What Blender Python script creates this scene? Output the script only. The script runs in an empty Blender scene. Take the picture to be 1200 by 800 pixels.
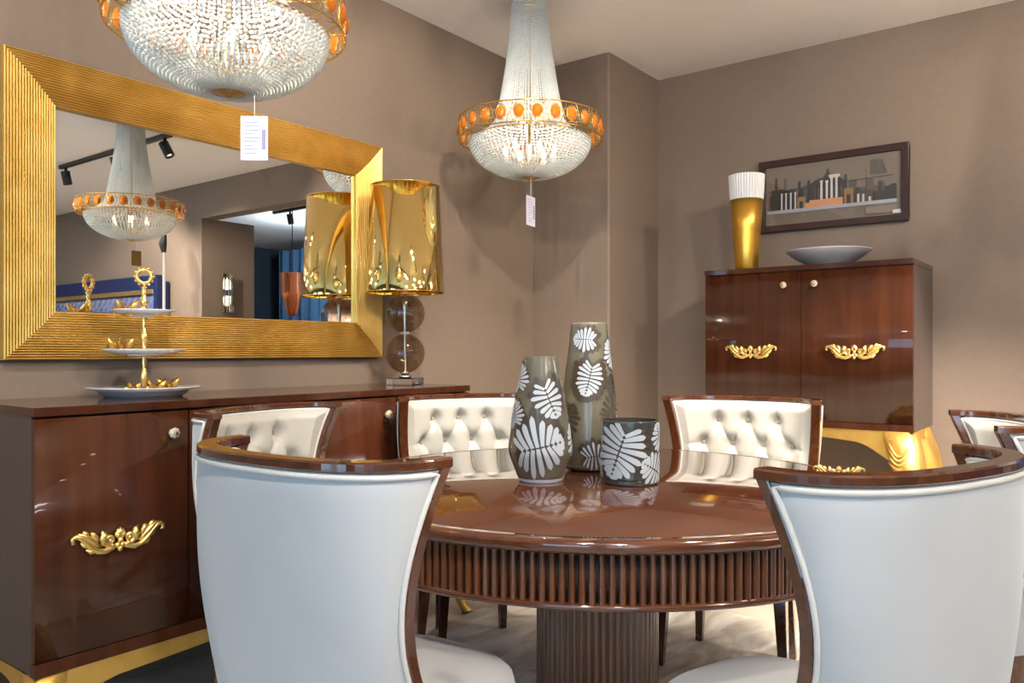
import bpy, bmesh, math, random
from math import sin, cos, pi, sqrt, atan2, radians as R
from mathutils import Vector, Matrix
random.seed(7)
C = bpy.context.scene.collection
SC = bpy.context.scene

# ------------------------------------------------------------------ materials
def new_mat(name):
    m = bpy.data.materials.new(name); m.use_nodes = True
    nt = m.node_tree; b = nt.nodes['Principled BSDF']
    return m, nt, b
def setp(b, **k):
    names = dict(color='Base Color', rough='Roughness', metal='Metallic', trans='Transmission Weight', ior='IOR',
                 coat='Coat Weight', coatr='Coat Roughness', sheen='Sheen Weight', emit='Emission Strength',
                 ecol='Emission Color', spec='Specular IOR Level', sub='Subsurface Weight', alpha='Alpha')
    for n, v in k.items():
        if n in ('color', 'ecol'): v = (*v, 1)
        b.inputs[names[n]].default_value = v
def mat(name, color, **k):
    m, nt, b = new_mat(name); setp(b, color=color, **k); return m
def ramp_mat(name, c1, c2, scale=(1, 1, 1), detail=4, nscale=5, dist=0.0, lo=.3, hi=.7, bump=0, **k):
    m, nt, b = new_mat(name); setp(b, **k)
    tc = nt.nodes.new('ShaderNodeTexCoord'); mp = nt.nodes.new('ShaderNodeMapping')
    mp.inputs['Scale'].default_value = scale
    n = nt.nodes.new('ShaderNodeTexNoise'); n.inputs['Scale'].default_value = nscale
    n.inputs['Detail'].default_value = detail; n.inputs['Distortion'].default_value = dist
    r = nt.nodes.new('ShaderNodeValToRGB')
    r.color_ramp.elements[0].position = lo; r.color_ramp.elements[0].color = (*c1, 1)
    r.color_ramp.elements[1].position = hi; r.color_ramp.elements[1].color = (*c2, 1)
    L = nt.links.new
    L(tc.outputs['Object'], mp.inputs[0]); L(mp.outputs[0], n.inputs[0]); L(n.outputs[0], r.inputs[0]); L(r.outputs[0], b.inputs['Base Color'])
    if bump:
        bp = nt.nodes.new('ShaderNodeBump'); bp.inputs['Strength'].default_value = bump; bp.inputs['Distance'].default_value = .004
        L(n.outputs[0], bp.inputs['Height']); L(bp.outputs[0], b.inputs['Normal'])
    return m
M = {}
M['wall'] = ramp_mat('taupe_paint', (.196, .145, .109), (.208, .155, .117), nscale=30, rough=.75)
M['ceil'] = ramp_mat('ceiling_paint', (.87, .825, .785), (.90, .855, .815), nscale=40, rough=.85)
M['floor'] = ramp_mat('floor_stone', (.52, .44, .35), (.62, .54, .44), nscale=2.2, detail=6, rough=.35)
M['rug'] = ramp_mat('brushed_rug', (.50, .43, .34), (.84, .80, .73), scale=(1.1, 3.4, 1), nscale=2.6, detail=5, dist=1.6, lo=.38, hi=.62, bump=.25, rough=.55, sheen=.4)
M['wood'] = ramp_mat('mahogany_lacquer', (.036, .010, .004), (.066, .019, .007), scale=(9, 9, .7), nscale=2.4, detail=6, dist=.6, rough=.2, spec=.2, coat=.55, coatr=.03)
M['woodtop'] = ramp_mat('mahogany_table', (.065, .017, .006), (.11, .031, .010), scale=(1.2, 8, 1), nscale=2.2, detail=6, dist=.6, rough=.12, coat=1, coatr=.015)
M['woodside'] = ramp_mat('mahogany_grey_reflection', (.040, .026, .024), (.058, .038, .034), scale=(8, 8, .8), nscale=2.2, rough=.3, coat=.5, coatr=.15)  # mahogany sides, the room's grey reflection put into the colour
M['woodchair'] = ramp_mat('chair_walnut', (.045, .013, .005), (.105, .032, .011), scale=(3, 3, 3), nscale=7, detail=5, dist=1, rough=.14, coat=1, coatr=.04)
M['slat'] = ramp_mat('slat_walnut', (.085, .027, .011), (.145, .049, .019), scale=(6, 6, 1), nscale=5, rough=.22, coat=.8, coatr=.08)
M['darkframe'] = mat('picture_frame_wood', (.032, .010, .006), rough=.35)
M['flowergold'] = mat('antique_gold', (.62, .36, .09), rough=.3, metal=.9)
M['dark'] = mat('shadow_gap', (.012, .006, .004), rough=.5)
M['gold'] = ramp_mat('gold_leaf', (.78, .47, .10), (.88, .58, .17), nscale=18, rough=.38, metal=.85)
M['goldframe'] = ramp_mat('gilt_ridges', (.66, .39, .075), (.84, .56, .16), scale=(1, 1, 1), nscale=9, detail=6, rough=.36, metal=.72)
M['goldorn'] = mat('gilt_carving', (.95, .66, .22), rough=.27, metal=.95)
M['goldwire'] = mat('gilt_wire', (.80, .50, .14), rough=.25, metal=1)
M['brass'] = mat('old_brass', (.50, .33, .13), rough=.38, metal=1)
M['goldmirror'] = mat('gold_foil', (.98, .72, .26), rough=.035, metal=1)
M['mirror'] = mat('silver_glass', (.93, .94, .93), rough=.004, metal=1)
M['white_fab'] = ramp_mat('white_velvet', (.395, .405, .42), (.45, .46, .475), nscale=3.5, detail=3, rough=.7, sheen=.5)
M['cream'] = ramp_mat('cream_satin', (.42, .405, .36), (.475, .455, .405), nscale=6, rough=.42, sheen=.25)
M['piping'] = mat('white_piping', (.58, .56, .53), rough=.6)
M['button'] = mat('dimple_shade_button', (.36, .32, .26), rough=.65)  # button colour darkened to stand in for shade in the dimples
M['porcelain'] = mat('white_porcelain', (.68, .68, .68), rough=.12, coat=.6)
M['greyplate'] = mat('grey_glaze', (.58, .57, .58), rough=.2, coat=.5)
M['bead'] = mat('crystal_bead', (.92, .98, .98), rough=.07, trans=.45, ior=1.5)
M['amber'] = mat('amber_glass', (.62, .16, .004), rough=.06, trans=.1, ior=1.55, coat=1)
M['bulb'] = mat('lit_bulb', (1, .8, .5), emit=4.5, ecol=(1, .68, .34))
M['candle'] = mat('candle_sleeve', (.85, .80, .70), rough=.5)
M['clear'] = mat('clear_crystal', (.97, .98, .98), rough=.01, trans=1, ior=1.49)
M['knobglass'] = mat('knob_crystal', (.86, .78, .62), rough=.05, trans=.3, coat=1)
M['chrome'] = mat('chrome', (.80, .82, .85), rough=.08, metal=1)
M['black'] = mat('black_metal', (.012, .012, .013), rough=.4)
M['tag'] = mat('paper_tag', (.50, .50, .60), rough=.6)
M['tagprint'] = mat('tag_print', (.20, .20, .34), rough=.6)
M['string'] = mat('cotton_string', (.75, .72, .66), rough=.8)
M['blue_velvet'] = ramp_mat('blue_velvet', (.035, .055, .16), (.06, .09, .23), nscale=8, rough=.7, sheen=.6)
M['navy'] = mat('navy_lacquer', (.008, .018, .075), rough=.2)
M['annex'] = mat('annex_slate', (.035, .055, .085), rough=.6)
M['curtain'] = ramp_mat('blue_curtain', (.03, .10, .22), (.07, .19, .36), scale=(1, 18, .2), nscale=2, rough=.7)
M['copper'] = mat('copper_pleat', (.78, .36, .20), rough=.3, metal=.8)
M['frost'] = mat('window_frame_paint', (.05, .06, .06), rough=.4)
M['leaf'] = mat('silver_white_leaf', (.40, .44, .49), rough=.38)
M['leafbrown'] = mat('umber_leaf', (.045, .032, .020), rough=.4)
M['vase'] = ramp_mat('smoked_glass', (.030, .032, .027), (.055, .056, .046), nscale=4, rough=.22, coat=.5, coatr=.1)
M['vasetan'] = ramp_mat('olive_glass', (.085, .080, .058), (.150, .135, .092), scale=(1, 1, 1.6), nscale=3.5, rough=.25, coat=.5, coatr=.1)
M['vasewhite'] = mat('frosted_foot', (.50, .54, .62), rough=.35)
def pane_glass(name, tint, f0=.04, edge=None):
    m, nt, b = new_mat(name)
    nt.nodes.remove(b); o = nt.nodes['Material Output']; L = nt.links.new
    t = nt.nodes.new('ShaderNodeBsdfTransparent'); t.inputs[0].default_value = (*tint, 1)
    g = nt.nodes.new('ShaderNodeBsdfGlossy'); g.inputs['Roughness'].default_value = .012
    lw = nt.nodes.new('ShaderNodeLayerWeight'); lw.inputs[0].default_value = .5
    p = nt.nodes.new('ShaderNodeMath'); p.operation = 'POWER'; p.inputs[1].default_value = 5
    q = nt.nodes.new('ShaderNodeMath'); q.operation = 'MULTIPLY_ADD'; q.inputs[1].default_value = 1 - f0; q.inputs[2].default_value = f0
    x = nt.nodes.new('ShaderNodeMixShader')
    L(lw.outputs['Facing'], p.inputs[0]); L(p.outputs[0], q.inputs[0]); L(q.outputs[0], x.inputs[0]); L(t.outputs[0], x.inputs[1]); L(g.outputs[0], x.inputs[2]); L(x.outputs[0], o.inputs[0])
    return m
M['smoke'] = pane_glass('smoked_sphere_glass', (.70, .60, .50), .06)
M['pane'] = pane_glass('window_glass', (.93, .97, .98))
M['picglass'] = pane_glass('picture_glass', (.97, .97, .97), .045)

# ------------------------------------------------------------------ mesh builder
class MB:
    def __init__(s): s.v = []; s.f = []; s.m = []; s.s = []
    def add(s, vs, fs, mi=0, smooth=False):
        o = len(s.v); s.v += [tuple(p) for p in vs]
        for f in fs: s.f.append(tuple(i + o for i in f)); s.m.append(mi); s.s.append(smooth)
        return s
    def box(s, x0, x1, y0, y1, z0, z1, mi=0):
        v = [(x0, y0, z0), (x1, y0, z0), (x1, y1, z0), (x0, y1, z0), (x0, y0, z1), (x1, y0, z1), (x1, y1, z1), (x0, y1, z1)]
        return s.add(v, [(3, 2, 1, 0), (4, 5, 6, 7), (0, 1, 5, 4), (1, 2, 6, 5), (2, 3, 7, 6), (3, 0, 4, 7)], mi)
    def grid(s, fn, nu, nv, mi=0, smooth=True, closeu=False):
        vs = [fn(i / nu, j / nv) for j in range(nv + 1) for i in range(nu + (0 if closeu else 1))]
        w = nu if closeu else nu + 1; fs = []
        for j in range(nv):
            for i in range(nu):
                a = j * w + i; b = j * w + (i + 1) % w
                fs.append((a, b, b + w, a + w))
        return s.add(vs, fs, mi, smooth)
    def lathe(s, prof, n=32, c=(0, 0, 0), mi=0, smooth=True, sx=1, sy=1):
        vs = []; fs = []; k = len(prof)
        for (r, z) in prof:
            for i in range(n):
                a = 2 * pi * i / n; vs.append((c[0] + r * cos(a) * sx, c[1] + r * sin(a) * sy, c[2] + z))
        for j in range(k - 1):
            for i in range(n):
                a = j * n + i; b = j * n + (i + 1) % n; fs.append((a, b, b + n, a + n))
        if prof[0][0] > 1e-6: fs.append(tuple(range(n - 1, -1, -1)))
        if prof[-1][0] > 1e-6: fs.append(tuple((k - 1) * n + i for i in range(n)))
        return s.add(vs, fs, mi, smooth)
    def tube(s, pts, rad, n=8, mi=0, closed=False, smooth=True, flat=1.0):
        pts = [Vector(p) for p in pts]; k = len(pts)
        if not hasattr(rad, '__len__'): rad = [rad] * k
        vs = []; fs = []; up = None
        for i, p in enumerate(pts):
            if closed: t = pts[(i + 1) % k] - pts[i - 1]
            else: t = pts[min(i + 1, k - 1)] - pts[max(i - 1, 0)]
            t.normalize()
            if up is None:
                up = Vector((0, 0, 1)) if abs(t.z) < .9 else Vector((1, 0, 0))
            nrm = (up - t * up.dot(t)).normalized(); up = nrm; bn = t.cross(nrm)
            for q in range(n):
                a = 2 * pi * q / n; vs.append(p + (nrm * cos(a) + bn * sin(a) * flat) * rad[i])
        for i in range(k if closed else k - 1):
            for q in range(n):
                a = i * n + q; b = i * n + (q + 1) % n; i2 = ((i + 1) % k) * n
                fs.append((a, b, i2 + (q + 1) % n, i2 + q))
        if not closed: fs += [tuple(range(n - 1, -1, -1)), tuple((k - 1) * n + q for q in range(n))]
        return s.add(vs, fs, mi, smooth)
    def sphere(s, c, r, nu=12, nv=8, mi=0, sc=(1, 1, 1)):
        prof = [(max(r * sin(pi * j / nv), 1e-7), -r * cos(pi * j / nv)) for j in range(nv + 1)]
        vs = []; fs = []
        for (q, z) in prof:
            for i in range(nu):
                a = 2 * pi * i / nu; vs.append((c[0] + q * cos(a) * sc[0], c[1] + q * sin(a) * sc[1], c[2] + z * sc[2]))
        for j in range(nv):
            for i in range(nu):
                a = j * nu + i; b = j * nu + (i + 1) % nu; fs.append((a, b, b + nu, a + nu))
        return s.add(vs, fs, mi, True)
    def sweep(s, pts, sect, frames, mi=0, smooth=False, caps=True):
        # sect: (u,v) offsets; frames: (U,V) vectors per point
        vs = []; fs = []; n = len(sect)
        for p, (U, V) in zip(pts, frames):
            for (a, b) in sect: vs.append(Vector(p) + U * a + V * b)
        for i in range(len(pts) - 1):
            for q in range(n):
                a = i * n + q; b = i * n + (q + 1) % n; fs.append((a, b, b + n, a + n))
        if caps: fs += [tuple(range(n - 1, -1, -1)), tuple((len(pts) - 1) * n + q for q in range(n))]
        return s.add(vs, fs, mi, smooth)
    def xf(s, mtx, start=0):
        for i in range(start, len(s.v)): s.v[i] = tuple(mtx @ Vector(s.v[i]))
        return s
    def build(s, name, mats, parent=None, loc=(0, 0, 0), rz=0, bevel=0, seg=2, auto=None):
        me = bpy.data.meshes.new(name); me.from_pydata([tuple(v) for v in s.v], [], s.f)
        if not isinstance(mats, (list, tuple)): mats = [mats]
        for m in mats: me.materials.append(M[m] if isinstance(m, str) else m)
        me.polygons.foreach_set('material_index', s.m); me.polygons.foreach_set('use_smooth', s.s)
        bm = bmesh.new(); bm.from_mesh(me)
        bmesh.ops.remove_doubles(bm, verts=bm.verts, dist=1e-6)
        bmesh.ops.recalc_face_normals(bm, faces=bm.faces)
        if bevel:
            es = [e for e in bm.edges if len(e.link_faces) == 2 and e.calc_face_angle(0) > .6]
            bmesh.ops.bevel(bm, geom=es, offset=bevel, segments=seg, affect='EDGES', profile=.5)
        bm.to_mesh(me); bm.free(); me.update()
        o = bpy.data.objects.new(name, me); C.objects.link(o); o.location = loc; o.rotation_euler = (0, 0, rz)
        if parent: o.parent = parent
        return o
def tag(o, label=None, cat=None, group=None, kind=None):
    if label: o['label'] = label
    if cat: o['category'] = cat
    if group: o['group'] = group
    if kind: o['kind'] = kind
    return o
def thing(name, label, cat, loc=(0, 0, 0), rz=0, group=None):
    o = bpy.data.objects.new(name, None); C.objects.link(o); o.location = loc; o.rotation_euler = (0, 0, rz)
    o.empty_display_size = .1
    return tag(o, label, cat, group)
def copy_tree(o, parent=None):
    c = o.copy(); C.objects.link(c)
    if parent: c.parent = parent
    for ch in list(o.children): copy_tree(ch, c)
    return c
def struct(o): o['kind'] = 'structure'; return o
def smooth01(x): x = max(0, min(1, x)); return x * x * (3 - 2 * x)

# ------------------------------------------------------------------ room (X runs along the mirror wall, Y towards it)
LW, BW, H = 2.704, 4.32, 2.712           # mirror wall, cabinet wall, ceiling
WW, RW = -3.4, -5.3                        # window wall behind the camera, far right wall
struct(MB().box(WW - .2, 8.4, RW - .2, LW + .2, -.12, 0).build('floor', 'floor'))
struct(MB().box(WW - .2, 8.4, RW - .2, LW + .2, H, H + .12).build('ceiling', 'ceil'))
struct(MB().box(WW - .2, BW + .2, LW, LW + .16, 0, H).build('wall_left', 'wall'))
OB0, OB1, OZ = -1.627, .22, 2.378           # opening into the next showroom
wb = MB().box(BW, BW + .16, OB1, LW, 0, H).box(BW, BW + .16, RW, OB0 - .12, 0, H).box(BW, BW + .16, OB0 - .12, OB1, OZ, H)
struct(wb.build('wall_back', 'wall'))
struct(MB().box(BW, 4.90, OB0 - .12, OB0, 0, OZ).build('wall_stub', 'wall'))
struct(MB().box(3.749, BW + .05, 2.205, LW + .05, -.05, H + .05).build('wall_pillar', 'wall', bevel=.012, seg=3))
struct(MB().box(WW, BW, RW - .16, RW, 0, H).build('wall_right', 'wall'))
# window wall with three tall windows
wins = [(-4.3, -2.5), (-1.9, -.1), (.5, 2.2)]
ww = MB(); edges = [RW] + [e for w in wins for e in w] + [LW]
for i in range(0, len(edges), 2): ww.box(WW - .16, WW, edges[i], edges[i + 1], 0, H)
for (y0, y1) in wins: ww.box(WW - .16, WW, y0, y1, 0, .25).box(WW - .16, WW, y0, y1, 2.45, H)
struct(ww.build('wall_front', 'wall'))
for k, (y0, y1) in enumerate(wins):
    f = MB(); t = .05; ym = (y0 + y1) / 2
    f.box(WW - .11, WW - .05, y0, y0 + t, .25, 2.45).box(WW - .11, WW - .05, y1 - t, y1, .25, 2.45)
    f.box(WW - .11, WW - .05, y0 + t, y1 - t, .25, .25 + t).box(WW - .11, WW - .05, y0 + t, y1 - t, 2.45 - t, 2.45)
    f.box(WW - .10, WW - .06, ym - .02, ym + .02, .3, 2.4).box(WW - .10, WW - .06, y0 + t, y1 - t, 1.75, 1.79)
    fo = struct(f.build('window_%d' % (k + 1), 'frost'))
    g = MB().box(WW - .084, WW - .078, y0 + t, y1 - t, .3, 2.4).build('pane', 'pane', fo)
    la = bpy.data.lights.new('daylight_portal', 'AREA'); la.shape = 'RECTANGLE'; la.size = y1 - y0; la.size_y = 2.2
    la.cycles.is_portal = True
    lo = bpy.data.objects.new('daylight_portal', la); C.objects.link(lo); lo.location = (WW - .2, ym, 1.35); lo.rotation_euler = (R(90), 0, R(-90))
# skirting
struct(MB().box(WW, BW, LW - .014, LW, 0, .09).build('baseboard_left', 'wall', bevel=.003))
struct(MB().box(BW - .014, BW, OB1, 2.205, 0, .09).build('baseboard_back', 'wall', bevel=.003))
# next showroom, seen only in the mirror
struct(MB().box(8.2, 8.36, RW, LW + .16, 0, H).build('wall_far', 'annex'))
struct(MB().box(BW + .16, 8.2, RW - .16, RW, 0, H).build('wall_annex_right', 'annex'))
struct(MB().box(BW + .16, 8.2, LW, LW + .16, 0, H).build('wall_annex_left', 'annex'))

# ------------------------------------------------------------------ rug
rg = MB()
def rugf(u, v): return (.35 + u * 2.91, -.45 + v * 2.45, .012)
rg.box(.35, 3.26, -.45, 2.2, .0, .012)
tag(rg.build('area_rug', 'rug', bevel=.004), 'cream and beige brushed pile rug under the round dining table', 'rug')

# ------------------------------------------------------------------ carved scroll handle (local X wide, Z up, -Y out of the door)
def scroll(mb, w=.25, sc=1.0, mi=0):
    W = w / 2
    for sg in (-1, 1):
        def P(x, z, d=.008): return (sg * x * W, -d, z * W)
        def T(pts, rad, d=.008, n=7): mb.tube([P(x, z, d) for (x, z) in pts], [r * w / .25 for r in rad], n, mi)
        # lower stem: from the centre boss, under the volute, sweeping up to the curled tip
        T([(.05, -.12), (.16, -.20), (.32, -.25), (.48, -.22), (.62, -.12), (.74, .02), (.84, .13), (.93, .17), (1.0, .13), (1.0, .04), (.94, .03)],
          [.006, .0085, .0095, .0095, .009, .008, .0075, .007, .0065, .0055, .003])
        # second stem above it
        T([(.44, -.14), (.56, -.02), (.68, .09), (.80, .18), (.90, .21)], [.006, .0085, .009, .0075, .004], .010)
        # acanthus leaves
        T([(.36, -.12), (.37, .02), (.35, .13), (.40, .20)], [.007, .0115, .0095, .003], .010)
        T([(.50, -.06), (.53, .08), (.58, .17), (.63, .20)], [.006, .009, .0075, .003], .009)
        T([(.68, .10), (.72, .20), (.79, .26)], [.006, .0075, .003], .009)
        T([(.50, -.22), (.62, -.21), (.72, -.14)], [.006, .0075, .003], .007)
        T([(.66, -.08), (.76, -.05), (.83, .03)], [.006, .0065, .003], .007)
        # volute
        n = 26; pts = []
        for i in range(n):
            a = -2.2 + i / (n - 1) * 2.5 * pi; r = .135 * (1 - .80 * i / (n - 1)); pts.append((.215 + r * cos(a), -.03 + r * sin(a)))
        T(pts, [.0072 - .0025 * i / n for i in range(n)], .010)
        mb.sphere(P(.215, -.03, .010), .006 * w / .25, 8, 6, mi)
    k = w / .25
    for a in (-58, -29, 0, 29, 58):
        x = sin(R(a)) * .12; z = cos(R(a)) * .20
        mb.tube([(0, -.008 * k, -.04 * W), (x * .6 * W, -.014 * k, (z * .6 + .01) * W), (x * W, -.010 * k, (z + .02) * W)], [.005 * k, .0085 * k, .005 * k], 7, mi)
    mb.sphere((0, -.012 * k, -.05 * W), .0085 * k, 8, 6, mi)
    for (x, z) in ((-.055, -.16), (.055, -.16), (0, -.24)): mb.sphere((x * W, -.010 * k, z * W), .0085 * k, 8, 6, mi)
    return mb
def knob(mb):
    # crystal button in a gilt cup, facing -Y
    m = MB(); m.lathe([(.011, 0), (.011, .008), (.008, .012)], 16, mi=0)
    m.lathe([(.008, .010), (.0155, .014), (.0165, .022), (.0105, .029), (.0, .029)], 8, mi=1, smooth=False)
    m.lathe([(.0065, .0285), (.0065, .031), (0, .031)], 12, mi=0)
    m.xf(Matrix.Rotation(R(90), 4, 'X')); return m
def gilt_front_door(parent, x0, x1, z0, z1, y, bow, hz, knob_x, kz, th=.02):
    mb = MB(); W = x1 - x0
    def fr(u, v): return (x0 + u * W, y - bow * (1 - (2 * u - 1) ** 2), z0 + v * (z1 - z0))
    mb.grid(fr, 24, 1, smooth=True)
    n = 24
    for (zz) in (z0, z1):
        mb.add([(x0 + i / n * W, y - bow * (1 - (2 * i / n - 1) ** 2), zz) for i in range(n + 1)] + [(x1, y + th, zz), (x0, y + th, zz)], [tuple(range(n + 3))])
    mb.box(x0, x1, y + .0005, y + th, z0, z1)
    d = mb.build('door', 'wood', parent)
    hm = MB(); scroll(hm, .25); hm.xf(Matrix.Translation(((x0 + x1) / 2, y - bow, hz)))
    tag(hm.build('handle', 'goldorn', d), 'carved gilt scroll handle')
    km = knob(None); km.xf(Matrix.Translation((knob_x, y - bow * (1 - (2 * (knob_x - x0) / W - 1) ** 2), kz)))
    tag(km.build('knob', ['goldorn', 'knobglass'], d), 'clear crystal knob in gilt setting')
    return d

# ------------------------------------------------------------------ cabriole leg: square section following a curve
def cab_leg(mb, x, y, z1, dx, dy, s=1.0, foot=.03, top=.085, out=.045, mi=0):
    # dx, dy = +-1 outward directions
    n = 16
    pts = []; 
    prev = None; vs = []; fs = []
    for i in range(n + 1):
        t = i / n; z = z1 * (1 - t)
        bulge = out * (1.25 * sin(pi * min(1, t * 1.75)) if t < .571 else -.35 * sin(pi * (t - .571) / .429)) 
        kick = .02 * smooth01((t - .82) / .18)
        w = top + (foot - top) * smooth01(t * 1.12) + .012 * smooth01((t - .86) / .14)
        cx = x + dx * (bulge * .8 + kick - w / 2 + .0); cy = y + dy * (bulge * .8 + kick - w / 2)
        h = w / 2; c = h * .7
        ring = [(h, c), (c, h), (-c, h), (-h, c), (-h, -c), (-c, -h), (c, -h), (h, -c)]
        vs += [(cx + a, cy + b, z) for (a, b) in ring]
    k = 8
    for i in range(n):
        for q in range(k): fs.append((i * k + q, i * k + (q + 1) % k, (i + 1) * k + (q + 1) % k, (i + 1) * k + q))
    fs += [tuple(range(k)), tuple(n * k + q for q in range(k - 1, -1, -1))]
    return mb.add(vs, fs, mi, True)
def apron(mb, p0, p1, z0, drop, th, inward, mi=0, knee=.16):
    # board between p0 and p1 with a bottom edge that deepens smoothly towards the knees
    p0 = Vector((*p0, 0)); p1 = Vector((*p1, 0)); n = 40; L = (p1 - p0).length
    I = Vector((*inward, 0)) * th; vs = []; fs = []
    for i in range(n + 1):
        u = i / n; p = p0.lerp(p1, u); d = min(u, 1 - u) * L
        dep = drop + .008 * cos(2 * pi * u) + .075 * (1 - smooth01(d / knee)) ** 1.3 - .012 * (1 - abs(2 * u - 1)) 
        for q in (p, p + I): vs += [(q.x, q.y, z0), (q.x, q.y, z0 - dep)]
    for i in range(n):
        a = i * 4; b = a + 4
        fs += [(a, a + 1, b + 1, b), (a + 2, b + 2, b + 3, a + 3), (a, b, b + 2, a + 2), (a + 1, a + 3, b + 3, b + 1)]
    fs += [(0, 2, 3, 1), (n * 4, n * 4 + 1, n * 4 + 3, n * 4 + 2)]
    return mb.add(vs, fs, mi, False)

# ------------------------------------------------------------------ sideboard
SX0, SX1, SY0, SY1 = .899, 2.620, 2.222, 2.698
SZ0, SZ1 = .269, .966
t = thing('sideboard', 'long glossy mahogany sideboard with gilt base standing under the gold framed mirror', 'sideboard', ((SX0 + SX1) / 2, (SY0 + SY1) / 2, 0))
ox, oy = t.location.x, t.location.y
x0, x1, y0, y1 = SX0 - ox, SX1 - ox, SY0 - oy, SY1 - oy
MB().box(x0, x1, y0 - .002, y1, SZ1 - .024, SZ1).build('top', 'wood', t, bevel=.002)
c = MB().box(x0 + .004, x1 - .004, y0 + .024, y1, SZ0 + .004, SZ1 - .0245)
c.m[3] = 0
c.m = [1 if i in (3, 5) else 0 for i in range(len(c.f))]
c.build('carcass', ['dark', 'woodside'], t)
MB().box(x0 + .002, x1 - .002, y0 + .001, y0 + .03, SZ0, SZ0 + .036).build('plinth_rail', 'wood', t, bevel=.0015)
for k in range(4):
    w = (x1 - x0) / 4; a = x0 + k * w + .003; b = x0 + (k + 1) * w - .003
    kx = b - .055 if k % 2 == 0 else a + .055
    gilt_front_door(t, a, b, SZ0 + .04, SZ1 - .03, y0 + .004, .006 if k in (0, 3) else .004, .598, kx, .873)
a = MB(); apron(a, (x0 + .06, y0 + .004), (x1 - .06, y0 + .004), SZ0, .05, .03, (0, 1), knee=.16)
a.build('front_apron', 'gold', t)
for sx, xx in ((-1, x0 + .004), (1, x1 - .004)):
    a = MB(); apron(a, (xx, y0 + .06), (xx, y1 - .06), SZ0, .05, .03, (-sx, 0), knee=.12); a.build('side_apron', 'gold', t)
for sx, xx in ((-1, x0), (1, x1)):
    for sy, yy in ((-1, y0), (1, y1 - .055)):
        l = MB(); cab_leg(l, xx - sx * .004, yy - sy * .004, SZ0, sx, sy, out=.02 if sy > 0 else .03, top=.095); l.build('leg', 'gold', t)

# ------------------------------------------------------------------ tall cabinet on cabriole legs
CA, CB0, CB1, CZ0, CZ1 = 3.862, .740, 1.711, .7545, 1.5185
t = thing('bar_cabinet', 'tall mahogany two-door cabinet raised on gilt cabriole legs against the far wall', 'cabinet', ((CA + BW - .01) / 2, (CB0 + CB1) / 2, 0), R(-90))
D2 = (BW - .01 - CA) / 2; W2 = (CB1 - CB0) / 2            # local: -Y faces the room, X towards smaller world Y
x0, x1, y0, y1 = -W2, W2, -D2, D2
MB().box(x0, x1, y0, y1, CZ1 - .026, CZ1).build('top', 'wood', t, bevel=.002)
c = MB().box(x0 + .002, x1 - .002, y0 + .024, y1, CZ0, CZ1 - .0265); c.m = [1 if i in (3, 5) else 0 for i in range(6)]
c.build('carcass', ['dark', 'woodside'], t)
MB().box(x0, x1, y0 + .002, y0 + .03, CZ0, CZ0 + .03).build('plinth_rail', 'wood', t, bevel=.0015)
gilt_front_door(t, x0 + .003, -.0015, CZ0 + .033, CZ1 - .03, y0 + .005, .004, 1.112, -.078, 1.426)
gilt_front_door(t, .0015, x1 - .003, CZ0 + .033, CZ1 - .03, y0 + .005, .004, 1.112, .066, 1.426)
a = MB(); apron(a, (x0 + .06, y0 + .006), (x1 - .06, y0 + .006), CZ0, .058, .03, (0, 1), knee=.2); a.build('front_apron', 'gold', t)
for sx, xx in ((-1, x0 + .004), (1, x1 - .004)):
    a = MB(); apron(a, (xx, y0 + .05), (xx, y1 - .05), CZ0, .06, .03, (-sx, 0), knee=.14); a.build('side_apron', 'gold', t)
    for sy, yy in ((-1, y0), (1, y1 - .05)):
        l = MB(); cab_leg(l, xx, yy, CZ0, sx, sy, out=.05, top=.135, foot=.04)
        if sy < 0:    # carved leaf on the knee
            for q, (dz, ww_) in enumerate(((-.05, .055), (-.075, .048), (-.105, .038), (-.135, .026))):
                pts = [(xx - sx * .09 + sx * (i / 8) * .085, yy - .030 - .012 * sin(pi * i / 8), CZ0 + dz - ww_ * sin(pi * i / 8)) for i in range(9)]
                l.tube(pts, [.003 + .0025 * sin(pi * i / 8) for i in range(9)], 6)
        l.build('leg', 'gold', t)

# ------------------------------------------------------------------ wall mirror
t = thing('wall_mirror', 'large wall mirror in a wide ridged gold frame above the sideboard', 'mirror', (1.767, LW - .02, 1.557))
MX0, MX1, MZ0, MZ1 = .995 - 1.767, 2.539 - 1.767, 1.084 - 1.557, 2.03 - 1.557
FW = .152
# profile: (distance from outer edge, height from wall)
prof = [(0, 0), (0, .030)]
nr = 19; rw = FW / nr
for k in range(nr):
    base = .033 + .010 * sin(pi * (k + .5) / nr) - .006 * k / nr
    for q, hh in ((.05, 0), (.2, .0042), (.5, .0060), (.8, .0042), (.95, 0)): prof.append(((k + q) * rw, base + hh - .003))
prof += [(FW, .026), (FW, .004)]
fm = MB(); vs = []; fs = []; n = len(prof)
for (cx, cz, sx, sz) in ((MX0, MZ0, 1, 1), (MX1, MZ0, -1, 1), (MX1, MZ1, -1, -1), (MX0, MZ1, 1, -1)):
    for (d, h) in prof: vs.append((cx + sx * d, .02 - h, cz + sz * d))
for k in range(4):
    for q in range(n - 1):
        a = k * n + q; b = ((k + 1) % 4) * n + q; fs.append((a, a + 1, b + 1, b))
fm.add(vs, fs)
fm.build('frame', 'goldframe', t)
MB().box(MX0 + FW - .004, MX1 - FW + .004, .008, .013, MZ0 + FW - .004, MZ1 - FW + .004).build('mirror_glass', 'mirror', t)

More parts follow.
